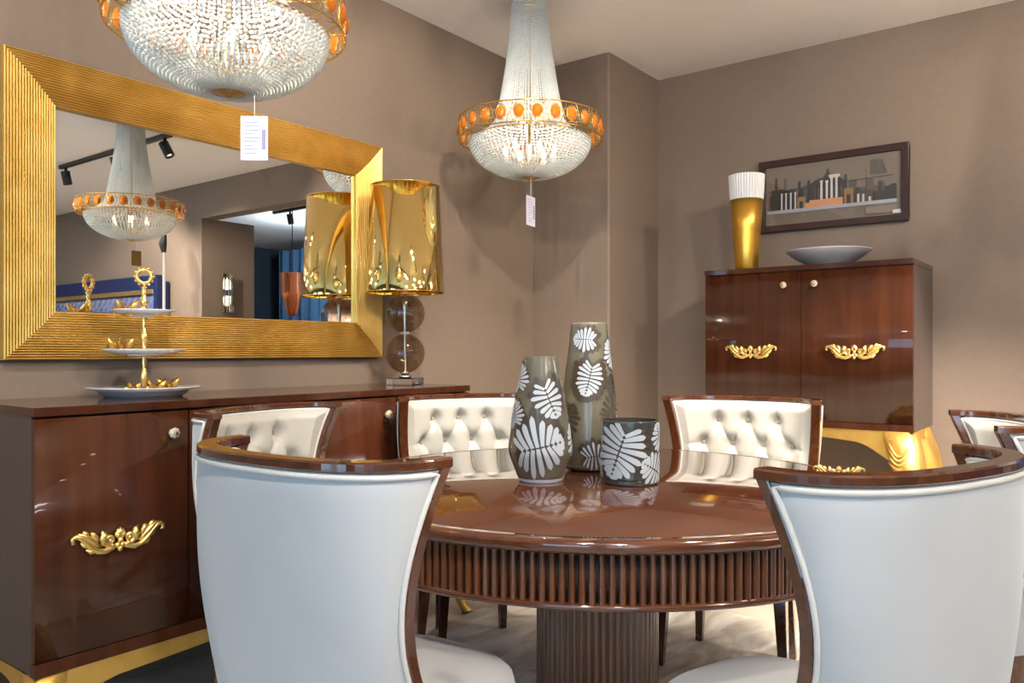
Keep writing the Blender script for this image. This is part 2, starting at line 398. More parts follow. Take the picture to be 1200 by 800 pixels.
# ------------------------------------------------------------------ framed picture on the far wall (flat print behind glass)
t = thing('framed_picture', 'dark framed panorama of classical ruins hanging above the tall cabinet', 'picture', (BW, 1.217, 1.942), R(-90))
PW, PH = .373, .192
fr = MB()
for (a0, a1, b0, b1) in ((-PW, PW, PH - .034, PH), (-PW, PW, -PH, -PH + .034), (-PW, -PW + .034, -PH + .034, PH - .034), (PW - .034, PW, -PH + .034, PH - .034)):
    fr.box(a0, a1, -.026, -.002, b0, b1)
fr.build('frame', 'darkframe', t, bevel=.003)
art = MB(); iw, ih = PW - .03, PH - .03
mats = [mat('print_ground', (.20, .155, .12), rough=.7), mat('print_ink', (.035, .031, .030), rough=.7), mat('print_haze', (.095, .078, .065), rough=.7),
        mat('print_white', (.55, .52, .50), rough=.7), mat('print_terracotta', (.60, .27, .13), rough=.7), mat('print_ochre', (.26, .15, .065), rough=.7), mat('print_ledge', (.36, .36, .40), rough=.7)]
art.box(-iw, iw, -.008, -.004, -ih, ih)
lay = [.0083]
def flat(poly, mi):
    lay[0] += .00008; vs = [((u * 2 - 1) * iw, -lay[0], (w * 2 - 1) * ih) for (u, w) in poly]
    art.add(vs, [tuple(range(len(vs)))], mi)
def rect(u0, u1, w0, w1, mi): flat([(u0, w0), (u1, w0), (u1, w1), (u0, w1)], mi)
G = .26   # ledge line
rnd = random.Random(3)
u = .03
while u < .97:
    w_ = rnd.uniform(.02, .06); hh = .30 * (1 - .7 * abs(u - .45)) + rnd.uniform(-.06, .12)
    rect(u, min(u + w_, .96), G, G + max(.08, hh), 2 if rnd.random() < .6 else 1); u += w_ * .8
rect(.05, .16, G, G + .34, 1); rect(.08, .10, G, .80, 1); rect(.15, .17, G, .78, 2); rect(.12, .20, G, .58, 1)
flat([(.34, .62), (.40, .70), (.45, .72), (.47, .80), (.48, .88), (.49, .80), (.51, .73), (.57, .69), (.62, .60), (.62, .5), (.34, .5)], 1)
rect(.36, .61, G, .56, 2)
for k in range(9): rect(.365 + k * .028, .378 + k * .028, G, .56, 1)
rect(.33, .35, G, .70, 1); rect(.60, .62, G, .72, 1); rect(.26, .28, G, .70, 1)
rect(.67, .95, G, .40, 1); rect(.70, .80, G, .44, 2); rect(.78, .84, .66, .9, 2)
flat([(.84, .66), (.90, .66), (.87, .86), (.845, .9)], 2)
flat([(.03, .56), (.94, .62), (.94, .635), (.03, .575)], 1)
rect(.02, .96, G - .055, G, 6)
rect(.31, .59, G, G + .075, 4); rect(.345, .59, G + .075, G + .11, 4)
for (uu, h0, h1) in ((.435, .37, .67), (.475, .37, .66), (.51, .37, .70), (.545, .37, .70)): rect(uu - .008, uu + .008, h0, h1, 3); rect(uu - .012, uu + .012, h1 - .02, h1, 3)
rect(.49, .57, .70, .745, 3)
for uu in (.135, .168, .205, .24): rect(uu - .006, uu + .006, G, G + .27, 3); rect(uu - .009, uu + .009, G + .25, G + .27, 3)
for uu, hh in ((.70, .13), (.735, .12), (.78, .07)): rect(uu - .008, uu + .008, G, G + hh, 3)
flat([(.60, G), (.665, G), (.665, .50), (.60, .50)], 5); rect(.618, .645, G, .40, 1)
flat([(.255, G), (.315, G), (.315, .44), (.255, .44)], 5); rect(.272, .298, G, .37, 1)
rect(.145, .152, .06, .18, 5); rect(.75, .96, .06, .16, 0)
rect(.935, .99, .035, .09, 3)
tag(art.build('print', mats, t), 'panorama print of grey ruins, white columns and a terracotta base')
MB().box(-iw, iw, -.0145, -.0125, -ih, ih).build('glass', 'picglass', t)

# ------------------------------------------------------------------ round dining table
TX, TY, TR = 1.922, 1.168, .747
t = thing('dining_table', 'round glossy mahogany dining table with reeded apron and fluted pedestal', 'table', (TX, TY, 0))
z = .76
tp = MB().lathe([(0, z), (TR - .036, z), (TR - .034, z - .0015), (TR - .032, z), (TR - .006, z - .0005), (TR + .001, z - .004), (TR + .004, z - .012), (TR, z - .022), (TR - .008, z - .029), (TR - .03, z - .031), (0, z - .031)], 160)
tp.build('tabletop', 'woodtop', t)
ap = MB(); ar = TR - .024
ap.lathe([(ar - .012, .729), (ar - .012, .632)], 120, mi=1)
ns = 236
for k in range(ns):
    a = 2 * pi * k / ns; hw = .0066; m = Matrix.Rotation(a, 4, 'Z'); st = len(ap.v)
    sec = [(-hw, -.012), (-hw, -.003), (-hw * .6, .0012), (0, .0026), (hw * .6, .0012), (hw, -.003), (hw, -.012)]
    vs = [(ar + b, aa, zz) for zz in (.634, .729) for (aa, b) in sec]
    n7 = 7
    ap.add(vs, [(q, q + 1, q + 1 + n7, q + n7) for q in range(n7 - 1)] + [tuple(range(n7)), tuple(range(n7, 2 * n7))], 0, False); ap.xf(m, st)
ap.build('reeded_apron', ['slat', 'dark'], t)
MB().lathe([(ar - .05, .634), (ar + .003, .634), (ar + .006, .629), (ar + .003, .622), (ar - .05, .620)], 120).build('apron_moulding', 'woodtop', t)
pd = MB(); pn = 54; pr = .168; vs = []; fs = []
def pedr(i):  # fluted radius
    return pr - .010 * (1 - abs(sin(pi * i / 8)) ** .55)
NN = pn * 8
for zz in (.05, .634):
    for i in range(NN):
        a = 2 * pi * i / NN; r = pedr(i); vs.append((r * cos(a), r * sin(a), zz))
for i in range(NN): fs.append((i, (i + 1) % NN, NN + (i + 1) % NN, NN + i))
pd.add(vs, fs, 0, True)
pd.build('pedestal', 'slat', t)
MB().lathe([(0, .012), (.30, .012), (.31, .018), (.31, .04), (.29, .052), (.18, .056), (0, .056)], 96).build('base_plate', 'woodtop', t)

# ------------------------------------------------------------------ armchairs
ZT, ZB = .915, .40
HWD, DEP = .283, .178
def sgnpow(x, p): return math.copysign(abs(x) ** p, x)
EXP = 2 / 2.5
def plan(th, v):
    k = .83 + .17 * (v ** 1.15)
    w = HWD * k
    yb = -DEP + (1 - v) * .03
    vv = 1 - v
    ye = -.075 * sin(pi * min(1, vv * 1.0)) + .085 * vv ** 2
    return Vector((w * sgnpow(sin(th), EXP), ye - (ye - yb) * abs(cos(th)) ** EXP, ZB + (ZT - ZB) * v))
# equal arc-length parameter along each level of the back
_N = 300; _tab = {}
def table(v):
    k = int(round(v * 60))
    if k not in _tab:
        acc = [0.0]; prev = plan(-pi / 2, k / 60)
        for i in range(1, _N + 1):
            p = plan(-pi / 2 + pi * i / _N, k / 60); acc.append(acc[-1] + (p - prev).length); prev = p
        _tab[k] = acc
    return _tab[k]
def half(v): return table(v)[-1] / 2
def th_of(t, v):
    acc = table(v); s = (t + 1) / 2 * acc[-1]; lo, hi = 0, _N
    while hi - lo > 1:
        mid = (lo + hi) // 2
        if acc[mid] <= s: lo = mid
        else: hi = mid
    f = (s - acc[lo]) / max(1e-9, acc[hi] - acc[lo]); return -pi / 2 + pi * (lo + f) / _N
def shell(t, v, off):
    th = th_of(max(-1, min(1, t)), v); e = .01
    p = plan(th, v); a = plan(max(-pi / 2, th - e), v); b = plan(min(pi / 2, th + e), v)
    d = (b - a); d.z = 0; d.normalize(); nrm = Vector((d.y, -d.x, 0))     # outward for a path running left to right round the back
    return p + nrm * off, nrm, d
HS = half(1)
TH = .030
buttons = []
rows = [(.838, (-.115, 0, .115)), (.752, (-.1725, -.0575, .0575, .1725)), (.666, (-.115, 0, .115)), (.580, (-.1725, -.0575, .0575, .1725))]
for (zz, ss) in rows: buttons += [(s_, zz) for s_ in ss]
pleats = []
for (z1_, s1), (z2_, s2) in zip(rows[:-1], rows[1:]):
    for p in s1:
        for q in s2:
            if abs(p - q) < .07: pleats.append((p, z1_, q, z2_))
for s_ in rows[0][1]: pleats.append((s_, rows[0][0], s_, ZT))
for zz, ss in (rows[1], rows[3]):
    for sg in (-1, 1): pleats.append((sg * ss[-1], zz, sg * (HS - .03), zz - .012))
def segd(x, y, a, b, c, d):
    dx, dy = c - a, d - b; L = dx * dx + dy * dy; t_ = max(0, min(1, ((x - a) * dx + (y - b) * dy) / L))
    return math.hypot(x - a - t_ * dx, y - b - t_ * dy), t_
def tuft(s_, zz, v):
    h = .035
    for (a, b) in buttons:
        d = math.hypot(s_ - a, zz - b)
        if d < .12: h -= .034 * math.exp(-(d / .024) ** 2)
    g = 0
    for (a, b, c_, d_) in pleats:
        if min(a, c_) - .05 < s_ < max(a, c_) + .05 and min(b, d_) - .05 < zz < max(b, d_) + .05:
            d, tt = segd(s_, zz, a, b, c_, d_); fade = 1 if abs(b - d_) > .02 and d_ < ZT else 1 - .75 * tt
            g = max(g, .0125 * fade * math.exp(-(d / .0085)))
    h -= g
    e = min(1, (half(v) - .020 - abs(s_)) / .045, (ZT - .004 - zz) / .03, (v + .02) / .06)
    return max(.0, h) * smooth01(max(0, e)) ** .6

def make_chair():
    t = thing('dining_armchair', '', 'chair')
    # top rail
    n = 56; pts = []; frm = []
    for i in range(n + 1):
        tt = -1 + 2 * i / n; p, nr_, d = shell(tt, 1, -TH / 2); pts.append(p + Vector((0, 0, .008))); frm.append((nr_, Vector((0, 0, 1))))
    sec = [(-.0165, -.008), (.0165, -.008), (.0182, -.006), (.0182, .005), (.0152, .008), (-.0152, .008), (-.0178, .005), (-.0178, -.006)]
    MB().sweep(pts, sec, frm).build('top_rail', 'woodchair', t)
    # front stiles
    for sg in (-1, 1):
        pts = []; frm = []
        for i in range(25):
            v = 1 - i / 24; p, nr_, d = shell(sg * .999, v, -TH / 2); tw = .0115
            nn = Vector((1, 0, 0)) * sg; dd = Vector((0, 1, 0))
            p = Vector((plan(sg * pi / 2, v).x - sg * TH / 2, plan(sg * pi / 2, v).y - tw, plan(0, v).z))
            pts.append(p); frm.append((nn, dd))
        sec = [(-.0145, -tw), (.0145, -tw), (.0162, -tw + .002), (.0162, tw - .003), (.0132, tw), (-.0132, tw), (-.0162, tw - .003), (-.0162, -tw + .002)]
        MB().sweep(pts, sec, frm).build('stile', 'woodchair', t)
    # outer upholstery with piping
    def TE(v, d=.0235): return 1 - d / half(v)
    ob = MB()
    def of(u, v_):
        v = v_ * .996; tt = (2 * u - 1) * TE(v)
        e = smooth01(min(1, (1 - abs(2 * u - 1)) * HS / .02, (1 - v_) * .5 / .02 + .0))
        return shell(tt, v, -.003 + .005 * e)[0]
    ob.grid(of, 64, 24)
    ob.build('outer_back', 'white_fab', t)
    def border(off, te, vt):
        pts = [shell(-TE(v / 20 * vt, te), v / 20 * vt, off)[0] for v in range(0, 20)]
        pts += [shell(TE(vt, te) * (2 * i / 60 - 1), vt, off)[0] for i in range(61)]
        pts += [shell(TE(v / 20 * vt, te), v / 20 * vt, off)[0] for v in range(19, -1, -1)]
        return pts
    tag(MB().tube(border(.0012, .0285, .984), .0048, 8).build('piping', 'piping', t), 'white piping round the outer back')
    # inner tufted upholstery
    ib = MB()
    def inf(u, v_):
        v = v_ * .99; tt = (2 * u - 1) * TE(v, .022)
        s_ = tt * half(v); zz = ZB + (ZT - ZB) * v
        return shell(tt, v, -TH + .004 - tuft(s_, zz, v))[0]
    ib.grid(inf, 150, 84)
    for (s_, zz) in buttons:
        v = (zz - ZB) / (ZT - ZB); p, nr_, d = shell(s_ / half(v), v, -TH + .0055)
        ib.sphere(p, .0075, 10, 6, 1, sc=(1, 1, 1))
    ib.build('inner_back', ['cream', 'button'], t)
    tag(MB().tube(border(-TH - .001, .0275, .986), .0040, 8).build('inner_piping', 'piping', t), 'cream piping round the tufted inside')
    # seat outline
    out = []
    back = [shell(-.93 + 1.86 * i / 24, .06, -TH - .004)[0] for i in range(25)]
    out += [(p.x, p.y) for p in back]
    wr = back[-1].x; ye = back[-1].y; fy = .375
    m = 26
    for i in range(1, m):
        a = pi * i / m; 
        x = (wr + .012 * sin(a)) * sgnpow(cos(a), .62); y = ye + (fy - ye) * sin(a) ** .55
        out.append((x, y))
    cx, cy = 0, .09; k = len(out)
    rings = [(1.0, .355), (1.005, .40), (1.005, .435), (.985, .455), (.93, .470), (.80, .481), (.5, .488), (.2, .490)]
    vs = [(cx + (x - cx) * s_, cy + (y - cy) * s_, z_) for (s_, z_) in rings for (x, y) in out]; fs = []
    for j in range(len(rings) - 1):
        for i in range(k): fs.append((j * k + i, j * k + (i + 1) % k, (j + 1) * k + (i + 1) % k, (j + 1) * k + i))
    fs += [tuple(range(k - 1, -1, -1)), tuple((len(rings) - 1) * k + i for i in range(k))]
    MB().add(vs, fs, 0, True).build('seat', 'white_fab', t)
    rings = [(.97, .325), (1.012, .330), (1.012, .366), (.98, .370)]
    vs = [(cx + (x - cx) * s_, cy + (y - cy) * s_, z_) for (s_, z_) in rings for (x, y) in out]; fs = []
    for j in range(len(rings) - 1):
        for i in range(k): fs.append((j * k + i, j * k + (i + 1) % k, (j + 1) * k + (i + 1) % k, (j + 1) * k + i))
    fs += [tuple(range(k - 1, -1, -1)), tuple((len(rings) - 1) * k + i for i in range(k))]
    MB().add(vs, fs, 0, False).build('seat_frame', 'woodchair', t)
    # hem closing the bottom of the back
    pts = []; frm = []
    for i in range(41):
        p, nr_, d = shell(-.97 + 1.94 * i / 40, 0, -TH / 2); pts.append(p - Vector((0, 0, .03))); frm.append((nr_, Vector((0, 0, 1))))
    MB().sweep(pts, [(-.0155, -.035), (.0155, -.035), (.0155, .035), (-.0155, .035)], frm).build('back_rail', 'woodchair', t)
    for (lx, ly, bx, by) in ((-.195, .20, -.212, .205), (.195, .20, .212, .205), (-.155, -.065, -.172, -.10), (.155, -.065, .172, -.10)):
        l = MB(); a, b = .021, .0125
        vs = [(lx + p * a, ly + q * a, .34) for (p, q) in ((-1, -1), (1, -1), (1, 1), (-1, 1))] + [(bx + p * b, by + q * b, .0) for (p, q) in ((-1, -1), (1, -1), (1, 1), (-1, 1))]
        l.add(vs, [(3, 2, 1, 0), (4, 5, 6, 7), (0, 1, 5, 4), (1, 2, 6, 5), (2, 3, 7, 6), (3, 0, 4, 7)])
        l.build('leg', 'woodchair', t, bevel=.0025)
    return t
chair0 = make_chair()
def cw(X, Y): return (.8 * (X * .6062 + Y * .7953), .8 * (-X * .7953 + Y * .6062))
def cdir(X, Y): return atan2(-X * .7953 + Y * .6062, X * .6062 + Y * .7953)
spots = [
    (-.402, 1.817, .605, .797, 'white armchair in the left foreground seen from behind beside the sideboard'),
    (.733, 1.650, -.552, .834, 'white armchair in the right foreground with its curved back to us'),
    (1.010, 3.615, -.522, -.853, 'cream tufted armchair in front of the tall gilt-legged cabinet'),
    (-.185, 3.800, .44, -.898, 'brightly lit tufted armchair behind the vases at the right end of the sideboard'),
    (-.854, 3.025, .909, -.418, 'cream tufted armchair with its back against the middle of the sideboard'),
    (1.465, 2.580, -.947, .32, 'cream armchair at the far right edge partly cut off by the frame'),
]
for i, (X, Y, fx, fy, lab) in enumerate(spots):
    o = chair0 if i == 0 else copy_tree(chair0)
    x, y = cw(X, Y); o.location = (x, y, 0.0125); o.rotation_euler = (0, 0, cdir(fx, fy) - pi / 2)
    tag(o, lab, 'chair', 'armchairs round the dining table')

# ------------------------------------------------------------------ leaf-patterned vases
def interp(prof, z):
    for (r0, z0), (r1, z1) in zip(prof[:-1], prof[1:]):
        if z0 <= z <= z1: return r0 + (r1 - r0) * (z - z0) / max(1e-9, z1 - z0)
    return prof[-1][0] if z > prof[-1][1] else prof[0][0]
def leaf(mb, prof, ang, zc, L, rot, mi, nf=9, wid=.5, fat=1.0, curl=.35, off=.0008):
    # monstera leaf laid on the wall of a vase: fingers curving away from a midrib
    Hh = prof[-1][1]; ca, sa = cos(rot), sin(rot)
    rc = interp(prof, max(.004, min(Hh - .004, zc)))
    def S(px, py):
        qx, qy = px * ca - py * sa, px * sa + py * ca
        z = zc + qy; z = max(.006, min(Hh - .003, z)); r = interp(prof, z) + off
        a = ang + qx / rc
        return (r * cos(a), r * sin(a), z)
    A = wid * L                                     # half width of the leaf blade
    for sd in (-1, 1):
        for k in range(nf):
            f = (k + .5) / nf; y0 = (-.34 + .80 * f) * L; x0 = sd * .014 * L; g = .80 * L / nf
            fa = -.95 + 1.95 * f + .12                 # fingers fan from backwards at the base to forwards at the tip
            # length until the heart-shaped outline
            dx, dy = cos(fa), sin(fa); ln = 0
            while ln < 1.2 * L:
                X_, Y_ = abs(x0) + dx * ln, y0 + dy * ln
                yy = (Y_ + .04 * L) / (.52 * L); aa = A * (1.0 + .18 * -yy)
                if (X_ / aa) ** 2 + yy ** 2 > 1: break
                ln += L * .01
            ln *= .93 + .07 * cos(k * 2.3 + sd)
            n = 9; st = []
            for i in range(n + 1):
                t_ = i / n; bend = curl * .16 * L * t_ ** 2
                cxp = abs(x0) + dx * ln * t_; cyp = y0 + dy * ln * t_ + bend * (.6 - abs(f - .5))
                spread = g * (.38 + .40 * t_) if 0 < k < nf - 1 else g * (.38 + .26 * t_)
                w_ = spread * fat * (sqrt(max(.01, 1 - max(0, (t_ - .72) / .28) ** 2)))
                st.append((sd * (cxp + dy * w_), cyp - dx * w_, sd * (cxp - dy * w_), cyp + dx * w_))
            vs = []
            for q in st: vs += [S(q[0], q[1]), S((q[0] + q[2]) / 2, (q[1] + q[3]) / 2), S(q[2], q[3])]
            fs = []
            for i in range(n):
                for c_ in (0, 1): fs.append((3 * i + c_, 3 * i + c_ + 1, 3 * i + 4 + c_, 3 * i + 3 + c_))
            mb.add(vs, fs, mi, True)
def vase(name, label, X, Y, prof, mats, leaves, n=64):
    x, y = cw(X, Y); mb = MB(); fine = []
    P = [Vector((r, z)) for r, z in prof]
    # smooth the outline with Catmull-Rom
    for i in range(len(P) - 1):
        p0, p1, p2, p3 = P[max(0, i - 1)], P[i], P[i + 1], P[min(len(P) - 1, i + 2)]
        for k in range(8):
            t_ = k / 8; q = .5 * ((2 * p1) + (p2 - p0) * t_ + (2 * p0 - 5 * p1 + 4 * p2 - p3) * t_ ** 2 + (3 * p1 - p0 - 3 * p2 + p3) * t_ ** 3)
            fine.append((q.x, q.y))
    fine.append(tuple(P[-1]))
    Hh = fine[-1][1]; r1 = fine[-1][0]
    foot = [(0, 0)] + [q for q in fine if q[1] <= .016]
    mb.lathe(foot, n, mi=1)
    body = [q for q in fine if q[1] >= foot[-1][1] - 1e-9]
    inner = [(r - .005, z) for r, z in reversed(fine) if z > .01]
    mb.lathe(body + [(r1 - .002, Hh + .001)] + inner + [(0, .012)], n, mi=0)
    cam_a = atan2(-y, -x)
    for (da, zc, L, rot, mi, kw) in leaves: leaf(mb, fine, cam_a + da, zc, L, rot, mi, off=.0006 if mi == 3 else .0011, **kw)
    o = mb.build(name, mats, None, (x, y, .7605))
    return tag(o, label, 'vase', 'leaf patterned glass vases on the table')
vm = ['vase', 'vasewhite', 'leaf', 'leafbrown']
vt = ['vasetan', 'vase', 'leaf', 'leafbrown']
vase('leaf_vase', 'middle-sized tapering vase with one big white palm leaf low on its front', .0955, 2.735,
     [(.056, 0), (.062, .012), (.0835, .070), (.0855, .095), (.078, .16), (.062, .25), (.049, .315), (.0455, .336)], ['vasetan', 'vasewhite', 'leaf', 'leafbrown'],
     [(-.02, .122, .155, -1.35, 3, dict(nf=9, wid=.55, fat=1.35)), (-.02, .098, .150, -1.35, 2, dict(nf=9, wid=.56, fat=.92)),
      (.42, .235, .115, 3.5, 3, dict(nf=8, wid=.52, fat=1.3)), (.36, .222, .105, 3.5, 2, dict(nf=8, wid=.44, fat=.8)),
      (-1.15, .19, .085, .4, 3, dict(fat=1.3)), (-1.12, .185, .075, .4, 2, dict(fat=.9)), (-1.25, .285, .085, .2, 3, dict(fat=1.3)), (-1.2, .28, .075, .2, 2, dict(fat=.9)),
      (1.55, .11, .10, .5, 2, dict()), (2.7, .11, .15, .5, 2, dict()), (3.7, .2, .13, -.5, 2, dict()), (4.3, .08, .11, .8, 2, dict())])
vase('leaf_vase', 'tallest tapering olive glass vase standing behind the other two', .2867, 3.01,
     [(.066, 0), (.078, .010), (.088, .060), (.089, .11), (.0855, .17), (.073, .27), (.060, .37), (.0535, .434)], vt,
     [(-.1, .385, .085, 1.5, 3, dict(fat=1.35, wid=.55)), (-.25, .385, .072, 1.5, 2, dict(wid=.52, fat=.95)),
      (.0, .268, .135, 2.9, 3, dict(nf=10, fat=1.4, wid=.50)), (.02, .270, .105, 2.9, 2, dict(nf=10, wid=.40, fat=.8)),
      (1.4, .345, .10, .3, 3, dict(fat=1.3)), (1.35, .345, .085, .3, 2, dict()), (1.15, .25, .07, .1, 3, dict()),
      (-.85, .15, .11, -.6, 3, dict(fat=.8)), (.9, .17, .10, 2.4, 3, dict(fat=.8)), (.25, .055, .10, -1.4, 3, dict(fat=1.3)), (.25, .048, .085, -1.4, 2, dict(fat=.6)),
      (2.5, .15, .14, .4, 2, dict()), (3.4, .26, .14, 2.6, 2, dict()), (4.3, .14, .14, .2, 2, dict())])
vase('leaf_vase', 'short dark cylindrical vase with white palm leaves on the right of the group', .394, 2.70,
     [(.074, 0), (.0765, .006), (.0777, .04), (.0777, .12), (.0777, .160), (.0770, .167)], ['vase', 'vase', 'leaf', 'leafbrown'],
     [(-.18, .095, .135, 2.75, 3, dict(nf=10, wid=.55, fat=1.3)), (-.36, .088, .150, 2.80, 2, dict(nf=10, wid=.50, fat=.95)),
      (.98, .040, .10, 1.1, 2, dict(nf=9, wid=.55)), (1.25, .128, .075, .3, 2, dict(nf=8)),
      (2.3, .08, .12, .4, 2, dict()), (3.3, .09, .13, 2.6, 2, dict()), (4.4, .07, .12, .2, 2, dict())])

# small gilt ornament on the table edge
om = MB(); scroll(om, .13); om.xf(Matrix.Translation((0, 0, .018)))
ox_, oy_ = cw(1.135, 2.80)
o = om.build('scroll_ornament', 'goldorn', None, (ox_, oy_, .7605), atan2(-oy_, -ox_) + pi / 2)
tag(o, 'small gilt scroll ornament lying near the right edge of the dining table', 'ornament')

# ------------------------------------------------------------------ table lamp
t = thing('table_lamp', 'table lamp with mirrored gold shade over two smoked glass balls on the sideboard', 'lamp', (2.49, 2.478, .966))
z0 = .966
MB().box(-.062, .062, -.062, .062, 0, .030).build('base', 'clear', t, rz=R(20), bevel=.004)
MB().lathe([(0, .030), (.026, .030), (.026, .040), (.012, .046), (.008, .058), (.008, .30), (.014, .395), (.008, .41), (.008, .47), (.0, .47)], 24).build('stem', 'chrome', t)
for zc in (1.101, 1.2745):
    s = MB(); s.sphere((0, 0, zc - z0), .0845, 40, 24); s.build('glass_ball', 'smoke', t)
    s = MB()
    s.lathe([(.0085, zc - z0 - .083), (.022, zc - z0 - .087), (.022, zc - z0 - .080), (.0085, zc - z0 - .080)], 20)
    s.build('collar', 'chrome', t)
    MB().lathe([(.0085, zc - z0 + .080), (.022, zc - z0 + .081), (.022, zc - z0 + .087), (.0085, zc - z0 + .087)], 20).build('collar', 'chrome', t)
sb, st_ = 1.363 - z0, 1.820 - z0
sh = MB().lathe([(.168, sb), (.148, st_), (.145, st_), (.165, sb + .001)], 96); sh.f = sh.f[:-2] if len(sh.f[-1]) > 8 else sh.f; sh.m = sh.m[:len(sh.f)]; sh.s = sh.s[:len(sh.f)]
sh.build('lamp_shade', 'goldmirror', t)
for (zz, rr) in ((sb, .1675), (st_, .1475)):
    r_ = MB(); r_.tube([(rr * cos(2 * pi * i / 48), rr * sin(2 * pi * i / 48), zz) for i in range(48)], .0022, 6, closed=True)
    if zz == st_:
        for k in range(3):
            a = k * 2 * pi / 3; r_.tube([(0, 0, st_ - .02), (.1475 * cos(a), .1475 * sin(a), st_)], .0018, 6)
    r_.build('shade_ring', 'goldwire', t)

# ------------------------------------------------------------------ three-tier stand
t = thing('tiered_cake_stand', 'three-tier white plate stand with gilt stem on the sideboard', 'cake stand', (1.341, 2.505, .966))
def plate(r, z, foot, d):
    return MB().lathe([(0, z - d), (foot, z - d), (foot + .004, z - d + .006), (foot + .012, z - d + .007), (r * .8, z - .012), (r, z - .002), (r, z + .001), (r * .78, z - .006), (r * .55, z - d + .012), (0, z - d + .011)], 64)
plate(.170, .032, .115, .032).build('plate', 'porcelain', t)
plate(.126, .151, .05, .022).build('plate', 'porcelain', t)
plate(.096, .276, .035, .022).build('plate', 'porcelain', t)
st = MB()
def baluster(z0, z1):
    Ls = z1 - z0
    st.lathe([(0, z0), (.020, z0), (.020, z0 + .004), (.010, z0 + .012), (.007, z0 + .02), (.011, z0 + Ls * .35), (.013, z0 + Ls * .45), (.008, z0 + Ls * .62), (.0055, z0 + Ls * .72), (.009, z0 + Ls * .8), (.006, z0 + Ls * .86), (.010, z0 + Ls * .95), (.010, z1), (0, z1)], 20)
baluster(.011, .131); baluster(.140, .256); baluster(.265, .352)
st.build('stem', 'goldorn', t)
fn = MB(); zc = .384; ca = atan2(-2.5, -1.34)
pts = [Vector((0, .021 * cos(2 * pi * i / 32), .021 * sin(2 * pi * i / 32) + zc)) for i in range(32)]
fn.tube(pts, .0062, 8, closed=True)
for i in range(12):
    a = 2 * pi * i / 12; fn.sphere((0, .028 * cos(a), zc + .028 * sin(a)), .0048, 8, 6)
fn.xf(Matrix.Rotation(ca, 4, 'Z'))
fn.build('finial_ring', 'goldorn', t)
def flower(z, x, y, s, rz):
    f = MB()
    for k in range(6):
        a = k * pi / 3 + rz; d = Vector((cos(a), sin(a), .55 + .55 * (k % 2)))
        f.tube([Vector((x, y, z)) + d * s * .05, Vector((x, y, z)) + d * s * .6, Vector((x, y, z)) + d * s * 1.0], [s * .2, s * .34, s * .10], 7, flat=.55)
    f.sphere((x, y, z + s * .35), s * .26, 8, 6)
    return f.build('gilt_flower', 'flowergold', t)
cdx, cdy = .6, -.8
flower(.016, .07, -.015, .038, .2); flower(.018, -.055, -.035, .026, .7); flower(.014, .02, -.03, .034, .5)
flower(.139, -.060, .03, .044, .1); flower(.264, -.045, .03, .038, .4); flower(.264, -.02, .0, .028, .9)

# ------------------------------------------------------------------ vase and bowl on the tall cabinet
t = thing('goblet_vase', 'tall flared gold vase with white ribbed rim standing on the tall cabinet', 'vase', (3.976, 1.534, CZ1))
hb = 1.876 - CZ1; ht = 2.0 - CZ1
MB().lathe([(0, 0), (.054, 0), (.0565, .004), (.062, .10), (.0705, .22), (.0805, hb), (.078, hb), (0, hb - .01)], 48).build('body', mat('satin_gold', (.80, .46, .07), rough=.3, metal=.9), t)
rb = MB(); vs = []; fs = []; NN = 160
for (z_, r_) in ((hb, .0815), (ht, .0885), (ht, .0835), (hb + .005, .0765)):
    for i in range(NN):
        a = 2 * pi * i / NN; rr = r_ + (.0016 * (1 if (i // 2) % 2 else -1) if r_ > .08 and z_ != ht or r_ > .085 else 0); vs.append((rr * cos(a), rr * sin(a), z_))
for j in range(3):
    for i in range(NN): fs.append((j * NN + i, j * NN + (i + 1) % NN, (j + 1) * NN + (i + 1) % NN, (j + 1) * NN + i))
rb.add(vs, fs, 0, False).build('ribbed_rim', 'porcelain', t)
o = MB().lathe([(0, 0), (.075, 0), (.078, .004), (.10, .016), (.155, .045), (.198, .078), (.201, .082), (.196, .082), (.15, .055), (.09, .026), (0, .020)], 72).build('shallow_bowl', 'greyplate', None, (4.078, 1.161, CZ1))
tag(o, 'wide shallow grey-white bowl on top of the tall cabinet', 'bowl')

